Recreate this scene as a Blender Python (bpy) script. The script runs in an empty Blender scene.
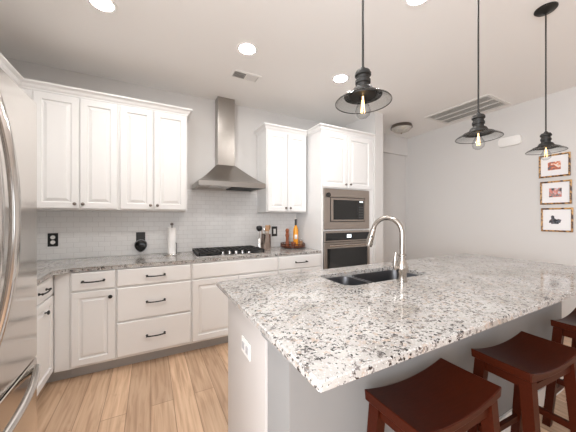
import bpy, bmesh, math, random
from mathutils import Vector, Matrix
PI = math.pi
random.seed(7)
S = bpy.context.scene
COL = S.collection

# ---------------------------------------------------------------- camera, world, light, exposure
CAM_H = 1.3187
cd = bpy.data.cameras.new('camera'); cam = bpy.data.objects.new('camera', cd); COL.objects.link(cam)
cam.location = (0, 0, CAM_H); cam.rotation_euler = (PI/2, 0, -0.486)
cd.sensor_width = 36; cd.sensor_fit = 'HORIZONTAL'; cd.lens = 259.76/576*36
cd.shift_y = 1.71/576; cd.clip_start = 0.02
S.camera = cam
S.view_settings.view_transform = 'Standard'; S.view_settings.look = 'None'
S.view_settings.gamma = 1; S.view_settings.use_curve_mapping = False
S.view_settings.exposure = 0.66
W = bpy.data.worlds.new('world'); S.world = W; W.use_nodes = True
W.node_tree.nodes['Background'].inputs[0].default_value = (0.9, 0.95, 1.0, 1)
W.node_tree.nodes['Background'].inputs[1].default_value = 1.0
S.cycles.max_bounces = 10; S.cycles.diffuse_bounces = 6; S.cycles.glossy_bounces = 5
S.cycles.transmission_bounces = 8; S.cycles.transparent_max_bounces = 12
S.cycles.sample_clamp_indirect = 6
DOWNLIGHT = 118.0
BULB = 3.5
REAR_FILL_W = 20.0
LEFT_W = 100.0
XL_ = -1.31

def area(name, loc, rot, sx, sy, power, col=(1, 1, 1)):
    l = bpy.data.lights.new(name, 'AREA'); l.shape = 'RECTANGLE'; l.size = sx; l.size_y = sy
    l.energy = power; l.color = col
    o = bpy.data.objects.new(name, l); COL.objects.link(o); o.location = loc; o.rotation_euler = rot
    return o
# added fill lamp behind the camera, set in an unseen, assumed window
area('fill_rear', (1.4, -7.9, 1.45), (PI/2, 0, 0), 4.2, 1.7, REAR_FILL_W, (0.93, 0.96, 1.0))

# added fill lamp at the left wall for overall brightness, its window assumed
area('fill_left', (XL_+.03, -.75, 1.45), (PI/2, 0, -PI/2), 1.8, 1.7, LEFT_W, (0.95, 0.97, 1.0))

# ---------------------------------------------------------------- materials
def mat(name):
    m = bpy.data.materials.new(name); m.use_nodes = True
    nt = m.node_tree; return m, nt, nt.nodes['Principled BSDF']
def simple(name, col, rough=0.5, metal=0.0, bump=0.0, bscale=60, spec=None, var=0.0, coat=0.0, stretch=None):
    m, nt, b = mat(name)
    b.inputs['Base Color'].default_value = (*col, 1); b.inputs['Roughness'].default_value = rough
    b.inputs['Metallic'].default_value = metal
    if coat: b.inputs['Coat Weight'].default_value = coat; b.inputs['Coat Roughness'].default_value = .15
    if spec is not None: b.inputs['Specular IOR Level'].default_value = spec
    if bump or var:
        tc = nt.nodes.new('ShaderNodeTexCoord'); n = nt.nodes.new('ShaderNodeTexNoise'); n.inputs['Scale'].default_value = bscale
        src = tc.outputs['Object']
        if stretch:
            mp = nt.nodes.new('ShaderNodeMapping'); mp.inputs['Scale'].default_value = stretch
            nt.links.new(src, mp.inputs[0]); src = mp.outputs[0]
        nt.links.new(src, n.inputs['Vector'])
        if bump:
            bp = nt.nodes.new('ShaderNodeBump'); bp.inputs['Strength'].default_value = bump; bp.inputs['Distance'].default_value = .002
            nt.links.new(n.outputs['Fac'], bp.inputs['Height']); nt.links.new(bp.outputs[0], b.inputs['Normal'])
        if var:
            mx = nt.nodes.new('ShaderNodeMix'); mx.data_type = 'RGBA'
            mx.inputs[6].default_value = (*[c*(1-var) for c in col], 1); mx.inputs[7].default_value = (*[min(1, c*(1+var)) for c in col], 1)
            nt.links.new(n.outputs['Fac'], mx.inputs[0]); nt.links.new(mx.outputs[2], b.inputs['Base Color'])
    return m
def ramp(nt, fac, stops, interp='LINEAR'):
    r = nt.nodes.new('ShaderNodeValToRGB'); r.color_ramp.interpolation = interp
    while len(r.color_ramp.elements) < len(stops): r.color_ramp.elements.new(0.5)
    for e, (p, c) in zip(r.color_ramp.elements, stops): e.position = p; e.color = (*c, 1) if len(c) == 3 else c
    nt.links.new(fac, r.inputs[0]); return r
def mixc(nt, fac, a, b, mode='MIX'):
    mx = nt.nodes.new('ShaderNodeMix'); mx.data_type = 'RGBA'; mx.blend_type = mode
    for s, v in ((0, fac), (6, a), (7, b)):
        if hasattr(v, 'links'): nt.links.new(v, mx.inputs[s])
        else: mx.inputs[s].default_value = v if s == 0 else ((*v, 1) if len(v) == 3 else v)
    return mx.outputs[2]
M = {}
M['wall'] = simple('wall_paint', (.655, .64, .625), .85, bump=.12, bscale=180)
M['ceiling'] = simple('ceiling_paint', (.86, .85, .835), .9, bump=.15, bscale=140)
M['white'] = simple('cabinet_white', (.80, .795, .79), .32, bump=.03, bscale=90)
M['trim'] = simple('trim_white', (.86, .85, .835), .4, bump=.02)
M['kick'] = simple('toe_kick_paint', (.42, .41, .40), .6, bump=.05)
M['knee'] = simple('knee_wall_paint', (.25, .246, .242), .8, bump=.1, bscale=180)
M['steel'] = simple('brushed_steel', (.60, .575, .55), .26, 1, bump=.05, bscale=30, stretch=(1, 1, 40), var=.06)
M['steel_h'] = simple('hood_steel', (.40, .375, .35), .28, 1, bump=.05, bscale=30, stretch=(40, 1, 1), var=.08)
M['fridge'] = simple('fridge_steel', (.66, .63, .60), .13, 1, bump=.015, bscale=20, stretch=(30, 30, 1), var=.04)
M['appl'] = simple('appliance_steel', (.40, .355, .32), .33, 1, bump=.03, bscale=30, stretch=(1, 1, 40), var=.06)
M['nickel'] = simple('brushed_nickel', (.50, .46, .42), .25, 1, bump=.02)
M['sink'] = simple('sink_steel', (.20, .20, .21), .36, 1, bump=.03)
M['black'] = simple('black_enamel', (.012, .012, .013), .28, bump=.02)
M['blackm'] = simple('black_iron', (.02, .019, .018), .5, bump=.1)
M['bglass'] = simple('black_glass', (.010, .010, .010), .06, bump=.001)
M['bronze'] = simple('dark_bronze', (.009, .008, .007), .5, .1, bump=.05)
M['pewter'] = simple('pewter_knob', (.22, .19, .17), .3, 1, bump=.02)
M['chrome'] = simple('chrome', (.8, .8, .8), .12, 1, bump=.01)
M['stool'] = simple('stool_wood', (.040, .0065, .0022), .36, bump=.06, bscale=14, stretch=(1, 9, 9), var=.35, spec=.12)
M['plastic'] = simple('white_plastic', (.85, .84, .82), .4, bump=.01)
M['paper'] = simple('paper', (.88, .87, .86), .9, bump=.1)
M['dark'] = simple('vent_dark', (.05, .045, .04), .8, bump=.05)
M['grille'] = simple('grille_paint', (.72, .71, .68), .6, bump=.03)
M['mahog'] = simple('reddish_wood', (.25, .065, .02), .35, bump=.05, bscale=20, var=.3)
M['tray'] = simple('dark_tray_wood', (.10, .028, .012), .3, bump=.05, bscale=20, var=.3)
M['woodl'] = simple('utensil_wood', (.45, .27, .15), .6, bump=.05, var=.2)
M['copper'] = simple('copper_steel', (.60, .50, .45), .22, 1, bump=.02)
M['blue'] = simple('navy_cloth', (.015, .045, .11), .7, bump=.3)
M['mat'] = simple('floor_mat_grey', (.16, .16, .17), .9, bump=.4)
M['cream'] = simple('mat_board', (.84, .83, .84), .8, bump=.05)

def emis(name, col, st):
    m, nt, b = mat(name); b.inputs['Base Color'].default_value = (*col, 1)
    b.inputs['Emission Color'].default_value = (*col, 1); b.inputs['Emission Strength'].default_value = st
    return m
M['lamp'] = emis('downlight_lens', (1.0, .975, .94), DOWNLIGHT)
M['filament'] = emis('filament', (1.0, .62, .25), BULB)
M['display'] = emis('oven_display', (.75, .85, .9), 1.2)

def glass_mat(name, tint, edge=(.62, .61, .60)):
    """thin clear glass: a darker grazing tint stands in for dark reflections"""
    m, nt, b = mat(name); nt.nodes.remove(b)
    out = nt.nodes['Material Output']
    t = nt.nodes.new('ShaderNodeBsdfTransparent'); lw = nt.nodes.new('ShaderNodeLayerWeight'); lw.inputs[0].default_value = .28
    nt.links.new(mixc(nt, lw.outputs['Facing'], tint, edge), t.inputs[0])
    g = nt.nodes.new('ShaderNodeBsdfGlossy'); g.inputs['Roughness'].default_value = .05; g.inputs[0].default_value = (.9, .9, .9, 1)
    f = nt.nodes.new('ShaderNodeFresnel'); f.inputs[0].default_value = 1.45
    mx = nt.nodes.new('ShaderNodeMixShader'); ge = nt.nodes.new('ShaderNodeNewGeometry'); inv = nt.nodes.new('ShaderNodeMath'); inv.operation = 'SUBTRACT'; inv.inputs[0].default_value = 1
    mu = nt.nodes.new('ShaderNodeMath'); mu.operation = 'MULTIPLY'; nt.links.new(ge.outputs['Backfacing'], inv.inputs[1])
    nt.links.new(f.outputs[0], mu.inputs[0]); nt.links.new(inv.outputs[0], mu.inputs[1]); nt.links.new(mu.outputs[0], mx.inputs[0])
    nt.links.new(t.outputs[0], mx.inputs[1]); nt.links.new(g.outputs[0], mx.inputs[2])
    nt.links.new(mx.outputs[0], out.inputs[0]); return m
M['glass'] = glass_mat('clear_glass', (.95, .965, .97))
def frost():
    m, nt, b = mat('frosted_glass'); b.inputs['Base Color'].default_value = (.6, .57, .52, 1)
    b.inputs['Roughness'].default_value = .35; b.inputs['Subsurface Weight'].default_value = .3
    n = nt.nodes.new('ShaderNodeTexNoise'); n.inputs['Scale'].default_value = 9
    r = ramp(nt, n.outputs['Fac'], [(.3, (.42, .39, .35)), (.7, (.60, .57, .52))]); nt.links.new(r.outputs[0], b.inputs['Base Color'])
    return m
M['frost'] = frost()

def granite():
    m, nt, b = mat('speckled_granite')
    tc = nt.nodes.new('ShaderNodeTexCoord')
    def noise(sc, det=3, ro=.6, off=0):
        n = nt.nodes.new('ShaderNodeTexNoise'); n.inputs['Scale'].default_value = sc; n.inputs['Detail'].default_value = det
        n.inputs['Roughness'].default_value = ro
        mp = nt.nodes.new('ShaderNodeMapping'); mp.inputs['Location'].default_value = (off, off*.7, off*.3)
        nt.links.new(tc.outputs['Object'], mp.inputs[0]); nt.links.new(mp.outputs[0], n.inputs['Vector']); return n
    big = noise(5, 4, .6, 3.1)
    base = ramp(nt, big.outputs['Fac'], [(.30, (.29, .27, .245)), (.47, (.39, .375, .36)), (.62, (.46, .45, .435))])
    n1 = noise(44, 3, .65, 1.7)     # grey blotches
    r1 = ramp(nt, n1.outputs['Fac'], [(.385, (1, 1, 1)), (.435, (0, 0, 0))])
    c1 = mixc(nt, r1.outputs[0], base.outputs[0], (.15, .135, .13))
    n2 = noise(38, 3, .6, 9.3)      # tan/rose blotches
    r2 = ramp(nt, n2.outputs['Fac'], [(.56, (0, 0, 0)), (.66, (.75, .75, .75))])
    c2 = mixc(nt, r2.outputs[0], c1, (.40, .31, .25))
    n3 = noise(78, 2, .55, 4.4)     # dark flecks
    nm = noise(9, 3, .6, 6.6)
    ad = nt.nodes.new('ShaderNodeMath'); ad.operation = 'MULTIPLY_ADD'; ad.inputs[1].default_value = .38
    nt.links.new(nm.outputs['Fac'], ad.inputs[0]); nt.links.new(n3.outputs['Fac'], ad.inputs[2])
    r3 = ramp(nt, ad.outputs[0], [(.560, (1, 1, 1)), (.585, (0, 0, 0))])
    c3 = mixc(nt, r3.outputs[0], c2, (.022, .018, .018))
    n4 = noise(150, 2, .5, 2.4)     # white crystals
    r4 = ramp(nt, n4.outputs['Fac'], [(.60, (0, 0, 0)), (.68, (1, 1, 1))])
    c4 = mixc(nt, r4.outputs[0], c3, (.68, .67, .655))
    nt.links.new(c4, b.inputs['Base Color']); b.inputs['Roughness'].default_value = .09
    b.inputs['Specular IOR Level'].default_value = .55
    return m
M['granite'] = granite()

def floor_mat():
    m, nt, b = mat('oak_planks')
    tc = nt.nodes.new('ShaderNodeTexCoord'); mp = nt.nodes.new('ShaderNodeMapping')
    mp.inputs['Rotation'].default_value = (0, 0, PI/2); nt.links.new(tc.outputs['Object'], mp.inputs[0])
    br = nt.nodes.new('ShaderNodeTexBrick'); br.inputs['Scale'].default_value = 1
    br.inputs['Brick Width'].default_value = 1.5; br.inputs['Row Height'].default_value = .145; br.inputs['Mortar Size'].default_value = .0018
    br.inputs['Mortar Smooth'].default_value = .3; br.offset = .37; br.inputs['Bias'].default_value = 0
    br.inputs['Color1'].default_value = (0, 0, 0, 1); br.inputs['Color2'].default_value = (1, 1, 1, 1); br.inputs['Mortar'].default_value = (.5, .5, .5, 1)
    nt.links.new(mp.outputs[0], br.inputs['Vector'])
    g = nt.nodes.new('ShaderNodeTexNoise'); g.inputs['Scale'].default_value = 3; g.inputs['Detail'].default_value = 6; g.inputs['Distortion'].default_value = .6
    mg = nt.nodes.new('ShaderNodeMapping'); mg.inputs['Scale'].default_value = (14, .9, 1)
    nt.links.new(tc.outputs['Object'], mg.inputs[0]); nt.links.new(mg.outputs[0], g.inputs['Vector'])
    wood = ramp(nt, g.outputs['Fac'], [(.26, (.40, .255, .165)), (.5, (.575, .40, .275)), (.74, (.68, .50, .36))])
    tone = ramp(nt, br.outputs['Color'], [(0, (.80, .77, .74)), (1, (1.12, 1.10, 1.06))])
    c = mixc(nt, 1.0, wood.outputs[0], tone.outputs[0], 'MULTIPLY')
    # knots
    k = nt.nodes.new('ShaderNodeTexNoise'); k.inputs['Scale'].default_value = 7; mk = nt.nodes.new('ShaderNodeMapping'); mk.inputs['Scale'].default_value = (1.6, .7, 1)
    nt.links.new(tc.outputs['Object'], mk.inputs[0]); nt.links.new(mk.outputs[0], k.inputs['Vector'])
    kr = ramp(nt, k.outputs['Fac'], [(.66, (0, 0, 0)), (.76, (.6, .6, .6))])
    c = mixc(nt, kr.outputs[0], c, (.30, .16, .08))
    c = mixc(nt, br.outputs['Fac'], c, (.20, .12, .07))
    nt.links.new(c, b.inputs['Base Color']); b.inputs['Roughness'].default_value = .42
    bp = nt.nodes.new('ShaderNodeBump'); bp.inputs['Strength'].default_value = .15; bp.inputs['Distance'].default_value = .002
    nt.links.new(g.outputs['Fac'], bp.inputs['Height']); nt.links.new(bp.outputs[0], b.inputs['Normal'])
    return m
M['floor'] = floor_mat()

def tile_mat():
    m, nt, b = mat('white_subway_tile')
    tc = nt.nodes.new('ShaderNodeTexCoord'); sep = nt.nodes.new('ShaderNodeSeparateXYZ'); cb = nt.nodes.new('ShaderNodeCombineXYZ')
    nt.links.new(tc.outputs['Object'], sep.inputs[0])
    ad = nt.nodes.new('ShaderNodeMath'); ad.operation = 'ADD'
    nt.links.new(sep.outputs['X'], ad.inputs[0]); nt.links.new(sep.outputs['Y'], ad.inputs[1])
    nt.links.new(ad.outputs[0], cb.inputs[0]); nt.links.new(sep.outputs['Z'], cb.inputs[1])
    br = nt.nodes.new('ShaderNodeTexBrick'); br.inputs['Scale'].default_value = 1; br.inputs['Brick Width'].default_value = .102
    br.inputs['Row Height'].default_value = .051; br.inputs['Mortar Size'].default_value = .0018; br.inputs['Mortar Smooth'].default_value = .4
    br.inputs['Color1'].default_value = (.82, .82, .815, 1); br.inputs['Color2'].default_value = (.85, .85, .845, 1); br.inputs['Mortar'].default_value = (.68, .675, .67, 1)
    nt.links.new(cb.outputs[0], br.inputs['Vector']); nt.links.new(br.outputs['Color'], b.inputs['Base Color'])
    b.inputs['Roughness'].default_value = .18
    bp = nt.nodes.new('ShaderNodeBump'); bp.invert = True; bp.inputs['Strength'].default_value = .5; bp.inputs['Distance'].default_value = .002
    nt.links.new(br.outputs['Fac'], bp.inputs['Height']); nt.links.new(bp.outputs[0], b.inputs['Normal'])
    return m
M['tile'] = tile_mat()

def bamboo():
    m, nt, b = mat('bamboo_frame')
    tc = nt.nodes.new('ShaderNodeTexCoord')
    n = nt.nodes.new('ShaderNodeTexNoise'); n.inputs['Scale'].default_value = 42; n.inputs['Detail'].default_value = 1
    nt.links.new(tc.outputs['Object'], n.inputs['Vector'])
    r = ramp(nt, n.outputs['Fac'], [(.42, (.05, .02, .008)), (.50, (.38, .18, .05)), (.62, (.62, .36, .12))])
    nt.links.new(r.outputs[0], b.inputs['Base Color']); b.inputs['Roughness'].default_value = .35; return m
M['bamboo'] = bamboo()
def photo_mat(name, stops, sc, seed):
    m, nt, b = mat(name); tc = nt.nodes.new('ShaderNodeTexCoord'); mp = nt.nodes.new('ShaderNodeMapping')
    mp.inputs['Location'].default_value = (seed, seed, seed); nt.links.new(tc.outputs['Object'], mp.inputs[0])
    n = nt.nodes.new('ShaderNodeTexNoise'); n.inputs['Scale'].default_value = sc; n.inputs['Detail'].default_value = 2
    nt.links.new(mp.outputs[0], n.inputs['Vector']); r = ramp(nt, n.outputs['Fac'], stops); nt.links.new(r.outputs[0], b.inputs['Base Color'])
    b.inputs['Roughness'].default_value = .3; return m

# ---------------------------------------------------------------- mesh helpers
class MB:
    def __init__(s): s.bm = bmesh.new()
    def box(s, x0, y0, z0, x1, y1, z1, bev=0.0, mtx=None):
        vs = [s.bm.verts.new(p) for p in ((x0,y0,z0),(x1,y0,z0),(x1,y1,z0),(x0,y1,z0),(x0,y0,z1),(x1,y0,z1),(x1,y1,z1),(x0,y1,z1))]
        fs = [s.bm.faces.new([vs[i] for i in q]) for q in ((0,3,2,1),(4,5,6,7),(0,1,5,4),(1,2,6,5),(2,3,7,6),(3,0,4,7))]
        if bev:
            es = list({e for f in fs for e in f.edges})
            r = bmesh.ops.bevel(s.bm, geom=es, offset=bev, segments=2, affect='EDGES', profile=.5)
            vs = list({v for f in r['faces'] for v in f.verts} | {v for v in vs if v.is_valid})
        if mtx: bmesh.ops.transform(s.bm, matrix=mtx, verts=vs)
        return s
    def prism(s, pts, axis, a, b, bev=0):
        """polygon pts (2D) extruded along axis from a to b"""
        def P(p, t):
            return {'z': (p[0], p[1], t), 'y': (p[0], t, p[1]), 'x': (t, p[0], p[1])}[axis]
        A = [s.bm.verts.new(P(p, a)) for p in pts]; B = [s.bm.verts.new(P(p, b)) for p in pts]
        fs = [s.bm.faces.new(A), s.bm.faces.new(B[::-1])]
        n = len(pts)
        for i in range(n): fs.append(s.bm.faces.new((A[i], B[i], B[(i+1) % n], A[(i+1) % n])))
        if bev:
            es = list({e for f in fs[:2] for e in f.edges}); bmesh.ops.bevel(s.bm, geom=es, offset=bev, segments=2, affect='EDGES', profile=.5)
        return s
    def hexa(s, bot, top):
        """bot, top: 4 points each (3D)"""
        A = [s.bm.verts.new(p) for p in bot]; B = [s.bm.verts.new(p) for p in top]
        s.bm.faces.new(A[::-1]); s.bm.faces.new(B)
        for i in range(4): s.bm.faces.new((A[i], A[(i+1) % 4], B[(i+1) % 4], B[i]))
        return s
    def lathe(s, prof, c=(0, 0, 0), n=28, mtx=None, closed=False):
        rings = []; vs = []
        for r, z in prof:
            if r < 1e-6:
                v = s.bm.verts.new((c[0], c[1], c[2]+z)); rings.append([v]); vs.append(v)
            else:
                R = [s.bm.verts.new((c[0]+r*math.cos(2*PI*i/n), c[1]+r*math.sin(2*PI*i/n), c[2]+z)) for i in range(n)]
                rings.append(R); vs += R
        pairs = list(zip(rings, rings[1:]))
        if closed: pairs.append((rings[-1], rings[0]))
        for A, B in pairs:
            for i in range(n):
                j = (i+1) % n
                q = [A[i % len(A)], A[j % len(A)], B[j % len(B)], B[i % len(B)]]
                u = []
                for v in q:
                    if v not in u: u.append(v)
                if len(u) > 2: s.bm.faces.new(u)
        if mtx: bmesh.ops.transform(s.bm, matrix=mtx, verts=vs)
        return s
    def cyl(s, p0, p1, r, r2=None, n=16):
        p0 = Vector(p0); p1 = Vector(p1); d = p1-p0; L = d.length
        mt = Matrix.Translation(p0) @ d.to_track_quat('Z', 'Y').to_matrix().to_4x4()
        return s.lathe([(0, 0), (r, 0), (r if r2 is None else r2, L), (0, L)], n=n, mtx=mt)
    def tube(s, pts, r, n=10, sq=1.0, up=(0, 0, 1)):
        P = [Vector(p) for p in pts]; rings = []
        rr = r if isinstance(r, (list, tuple)) else [r]*len(P)
        prev = None
        for i, p in enumerate(P):
            t = (P[min(i+1, len(P)-1)]-P[max(i-1, 0)]).normalized()
            if prev is None:
                a = Vector(up); a = (a-t*a.dot(t))
                if a.length < 1e-3: a = Vector((1, 0, 0)); a = a-t*a.dot(t)
                a.normalize()
            else:
                a = (prev-t*prev.dot(t)).normalized()
            prev = a; bb = t.cross(a)
            rings.append([s.bm.verts.new(p+a*math.cos(2*PI*k/n)*rr[i]+bb*math.sin(2*PI*k/n)*rr[i]*sq) for k in range(n)])
        for A, B in zip(rings, rings[1:]):
            for k in range(n): s.bm.faces.new((A[k], A[(k+1) % n], B[(k+1) % n], B[k]))
        s.bm.faces.new(rings[0][::-1]); s.bm.faces.new(rings[-1]); return s
    def loops(s, w, h, L, x0=0, z0=0, yf=0):
        """door panel: nested rectangles (inset, y); first = back. centre filled"""
        prev = None
        for ins, y in L:
            R = [s.bm.verts.new((x0+a, yf+y, z0+b)) for a, b in ((ins, ins), (w-ins, ins), (w-ins, h-ins), (ins, h-ins))]
            if prev:
                for i in range(4): s.bm.faces.new((prev[i], prev[(i+1) % 4], R[(i+1) % 4], R[i]))
            else: s.bm.faces.new(R[::-1])
            prev = R
        s.bm.faces.new(prev); return s
    def build(s, name, m, parent=None, loc=None, rotz=0, smooth=False):
        bmesh.ops.recalc_face_normals(s.bm, faces=s.bm.faces)
        me = bpy.data.meshes.new(name); s.bm.to_mesh(me); s.bm.free()
        if smooth:
            me.polygons.foreach_set('use_smooth', [True]*len(me.polygons))
            try: me.set_sharp_from_angle(angle=math.radians(38))
            except Exception: pass
        me.materials.append(m)
        o = bpy.data.objects.new(name, me); COL.objects.link(o)
        if parent: o.parent = parent
        if loc: o.location = loc
        if rotz: o.rotation_euler[2] = rotz
        return o
def thing(name, label, cat, loc=(0, 0, 0), rotz=0, group=None):
    o = bpy.data.objects.new(name, None); COL.objects.link(o); o.location = loc; o.rotation_euler = (0, 0, rotz)
    o.empty_display_size = .05
    return tag(o, label, cat, group)
def tag(o, label, cat, group=None):
    o['label'] = label; o['category'] = cat
    if group: o['group'] = group
    return o
def struct(o): o['kind'] = 'structure'; return o
def copy_tree(o, parent=None):
    c = o.copy(); COL.objects.link(c)
    if parent: c.parent = parent
    for ch in [x for x in o.children]: copy_tree(ch, c)
    return c
def rrect(x0, y0, x1, y1, r, n=6):
    pts = []
    for cx, cy, a in ((x1-r, y0+r, -90), (x1-r, y1-r, 0), (x0+r, y1-r, 90), (x0+r, y0+r, 180)):
        for k in range(n+1):
            t = math.radians(a+90*k/n); pts.append((cx+r*math.cos(t), cy+r*math.sin(t)))
    return pts

# ---------------------------------------------------------------- the room
H = 2.7787; D = 3.2913; XL = -1.31; XR = 4.172; YR = -8.0
struct(MB().box(XL-.1, YR-.1, -.1, XR+.1, D+.1, 0).build('floor', M['floor']))
struct(MB().box(XL-.1, YR-.1, H, XR+.1, D+.1, H+.1).build('ceiling', M['ceiling']))
struct(MB().box(XL-.1, D, 0, 2.75, D+.1, H).build('wall_back', M['wall']))
b = MB(); b.box(XL-.1, YR, 0, XL, -1.65, H); b.box(XL-.1, .15, 0, XL, D, H); b.box(XL-.1, -1.65, 0, XL, .15, .60); b.box(XL-.1, -1.65, 2.30, XL, .15, H)
struct(b.build('wall_left', M['wall']))
b = MB()
for y in (-1.65, -.775, .10): b.box(XL-.08, y, .60, XL-.03, y+.05, 2.30)
for z in (.60, 2.25): b.box(XL-.08, -1.65, z, XL-.03, .15, z+.05)
struct(b.build('added_window_2', M['trim']))  # unseen window and opening, added to house the left fill lamp
struct(MB().box(XR, YR, 0, XR+.1, D, H).build('wall_right', M['wall']))
# wall behind the camera; its window opening and frame are added for the fill
b = MB(); b.box(XL, YR-.1, 0, XR, YR, .55); b.box(XL, YR-.1, 2.35, XR, YR, H); b.box(XL, YR-.1, .55, -.75, YR, 2.35); b.box(3.55, YR-.1, .55, XR, YR, 2.35)
struct(b.build('wall_front', M['wall']))
b = MB()
for x in (-.75, .65, 2.1, 3.5): b.box(x, YR-.09, .55, x+.05, YR-.03, 2.35)
b.box(-.75, YR-.09, .55, 3.55, YR-.03, .6); b.box(-.75, YR-.09, 2.3, 3.55, YR-.03, 2.35)
struct(b.build('added_window_1', M['trim']))
# stub wall beside the oven tower, and the recess wall with its header
struct(MB().box(2.745, 2.615, 0, 2.90, D+.1, H).build('wall_stub', M['wall']))
struct(MB().box(2.90, 3.235, 0, XR, D+.1, H).build('wall_hall', M['wall']))
struct(MB().box(2.90, 3.195, 2.455, XR, 3.235, H).build('wall_header', M['wall']))
struct(MB().box(2.90, 3.215, 0, XR-.015, 3.235, .11, .003).build('baseboard_back', M['trim']))
struct(MB().box(XR-.016, YR, 0, XR, 3.235, .13, .003).build('baseboard_right', M['trim']))
# tiled backsplash
b = MB(); b.box(XL, D-.008, .914, 1.875, D, 1.655)
struct(b.build('wall_backsplash', M['tile']))
struct(MB().box(XL, 1.46, .914, XL+.008, D-.008, 1.40).build('wall_backsplash_left', M['tile']))

# ---------------------------------------------------------------- cabinet parts
DOOR = [(0, 0), (0, -.017), (.003, -.020), (.052, -.020), (.056, -.008), (.062, -.007), (.066, -.008), (.086, -.0175), (.088, -.0185)]
SLIM = [(0, 0), (0, -.017), (.003, -.020), (.048, -.020), (.052, -.008), (.057, -.007), (.060, -.008), (.076, -.0175), (.078, -.0185)]
SLAB = [(0, 0), (0, -.014), (.006, -.020)]
def knob(parent, x, z, m, y=-.020, r=.0145):
    mt = Matrix.Translation((x, y, z)) @ Matrix.Rotation(PI/2, 4, 'X')
    return MB().lathe([(0, 0), (.006, 0), (.005, .012), (r*.7, .015), (r, .020), (r*.9, .026), (r*.4, .029), (0, .0295)], n=18, mtx=mt).build('knob', m, parent, smooth=True)
def pull(parent, xc, z, m=None, w=.155, y=-.020):
    b = MB(); h = w/2
    for sx in (-1, 1):
        b.lathe([(0, 0), (.010, 0), (.009, .006), (.0055, .010), (.0055, .026), (0, .026)], n=12, mtx=Matrix.Translation((xc+sx*h*.92, y, z)) @ Matrix.Rotation(PI/2, 4, 'X'))
    pts = []
    for k in range(15):
        t = -1+2*k/14; pts.append((xc+t*h, y-.024-.006*(1-t*t), z-.004*(1-t*t)))
    b.tube(pts, [.0085 if abs(-1+2*k/14) > .9 else .0055 for k in range(15)], n=10)
    return b.build('handle', m or M['bronze'], parent, smooth=True)
def door(parent, x0, z0, x1, z1, hw=None, hx=0, hz=0, slim=False):
    d = MB().loops(x1-x0, z1-z0, SLIM if slim else DOOR, x0, z0).build('door', M['white'], parent)
    if hw == 'knob': knob(d, hx, hz, M['pewter'])
    if hw == 'bknob': knob(d, hx, hz, M['bronze'], r=.016)
    return d
def drawer(parent, x0, z0, x1, z1, handle=True, name='drawer'):
    d = MB().loops(x1-x0, z1-z0, SLAB, x0, z0).build(name, M['white'], parent)
    if handle: pull(d, (x0+x1)/2, (z0+z1)/2)
    return d
CROWN = [(0, 0), (.006, 0), (.008, .012), (.018, .022), (.026, .040), (.044, .052), (.048, .056), (.048, .068), (0, .068)]
def crown_path(b, path, z, prof=CROWN):
    """sweep profile (out, up) along 2D path with mitred corners; outward = left normal"""
    P = [Vector(p) for p in path]; rings = []
    for i, p in enumerate(P):
        ns = []
        if i > 0: d = (P[i]-P[i-1]).normalized(); ns.append(Vector((d.y, -d.x)))
        if i < len(P)-1: d = (P[i+1]-P[i]).normalized(); ns.append(Vector((d.y, -d.x)))
        n = sum(ns, Vector((0, 0))).normalized(); k = 1/max(.3, n.dot(ns[0]))
        rings.append([b.bm.verts.new((p.x+n.x*o*k, p.y+n.y*o*k, z+u)) for o, u in prof])
    m = len(prof)
    for A, B in zip(rings, rings[1:]):
        for k in range(m): b.bm.faces.new((A[k], A[(k+1) % m], B[(k+1) % m], B[k]))
    b.bm.faces.new(rings[0]); b.bm.faces.new(rings[-1][::-1])
    return b

UZ0, UZ1 = 1.39, 2.405
UY = 2.96       # face-frame plane of the wall cabinets (doors stand 2 cm proud)
def upper(name, x0, x1, label, doors, left_end=False):
    t = thing(name, label, 'cabinet', (x0, UY, UZ0), 0, 'white wall cabinets')
    w = x1-x0; h = UZ1-UZ0
    MB().box(0, 0, 0, w, D-UY-.009, h, .001).build('cabinet_body', M['white'], t)
    for (a, c, kx) in doors:
        door(t, a-x0, .012, c-x0, h-.015, 'knob', kx-x0, .052)
    return t
upper('wall_cabinet', -.893, -.2685, 'white double-door wall cabinet nearest the refrigerator, above the black outlet', ((-.878, -.571, -.598), (-.563, -.281, -.540)))
upper('wall_cabinet', -.2675, .345, 'white double-door wall cabinet just left of the range hood, over the paper towels', ((-.256, .020, -.002), (.031, .333, .060)))
t = upper('wall_cabinet', 1.262, 1.840, 'white double-door wall cabinet right of the range hood, above the lazy susan', ((1.275, 1.545, 1.518), (1.555, 1.828, 1.583)))
crown_path(MB(), [(0, D-UY-.01), (0, 0), (.578, 0)], UZ1-UZ0-.001).build('crown_molding', M['white'], t)
# corner piece and left-wall cabinet
XU = -.976
t = thing('corner_wall_cabinet', 'plain white corner wall cabinet end beside the first paneled doors', 'cabinet', (XL, UY, UZ0), 0, None)
MB().box(.009, 0, 0, -.894-XL, D-UY-.009, UZ1-UZ0, .001).build('cabinet_body', M['white'], t)
t = thing('wall_cabinet', 'white wall cabinet on the left wall over the refrigerator side', 'cabinet', (XU, 1.47, UZ0), PI/2, 'white wall cabinets')
wl = UY-1.47-.001
MB().box(0, 0, 0, wl, XU-XL-.009, UZ1-UZ0, .001).build('cabinet_body', M['white'], t)
door(t, .02, .012, .60, 1.0, 'knob', .57, .05); door(t, .61, .012, 1.19, 1.0, 'knob', .64, .05)
t = thing('refrigerator_cabinet', 'white overhead cabinet above the refrigerator', 'cabinet', (XU, .50, 1.84), PI/2)
MB().box(0, 0, 0, .969, XU-XL-.009, UZ1-1.84, .001).build('cabinet_body', M['white'], t)
door(t, .02, .012, .48, .55, 'knob', .45, .05, True); door(t, .49, .012, .95, .55, 'knob', .52, .05, True)
b = MB(); crown_path(b, [(XU, .50), (XU, UY), (.345, UY), (.345, D-.001)], UZ1-.001)
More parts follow.
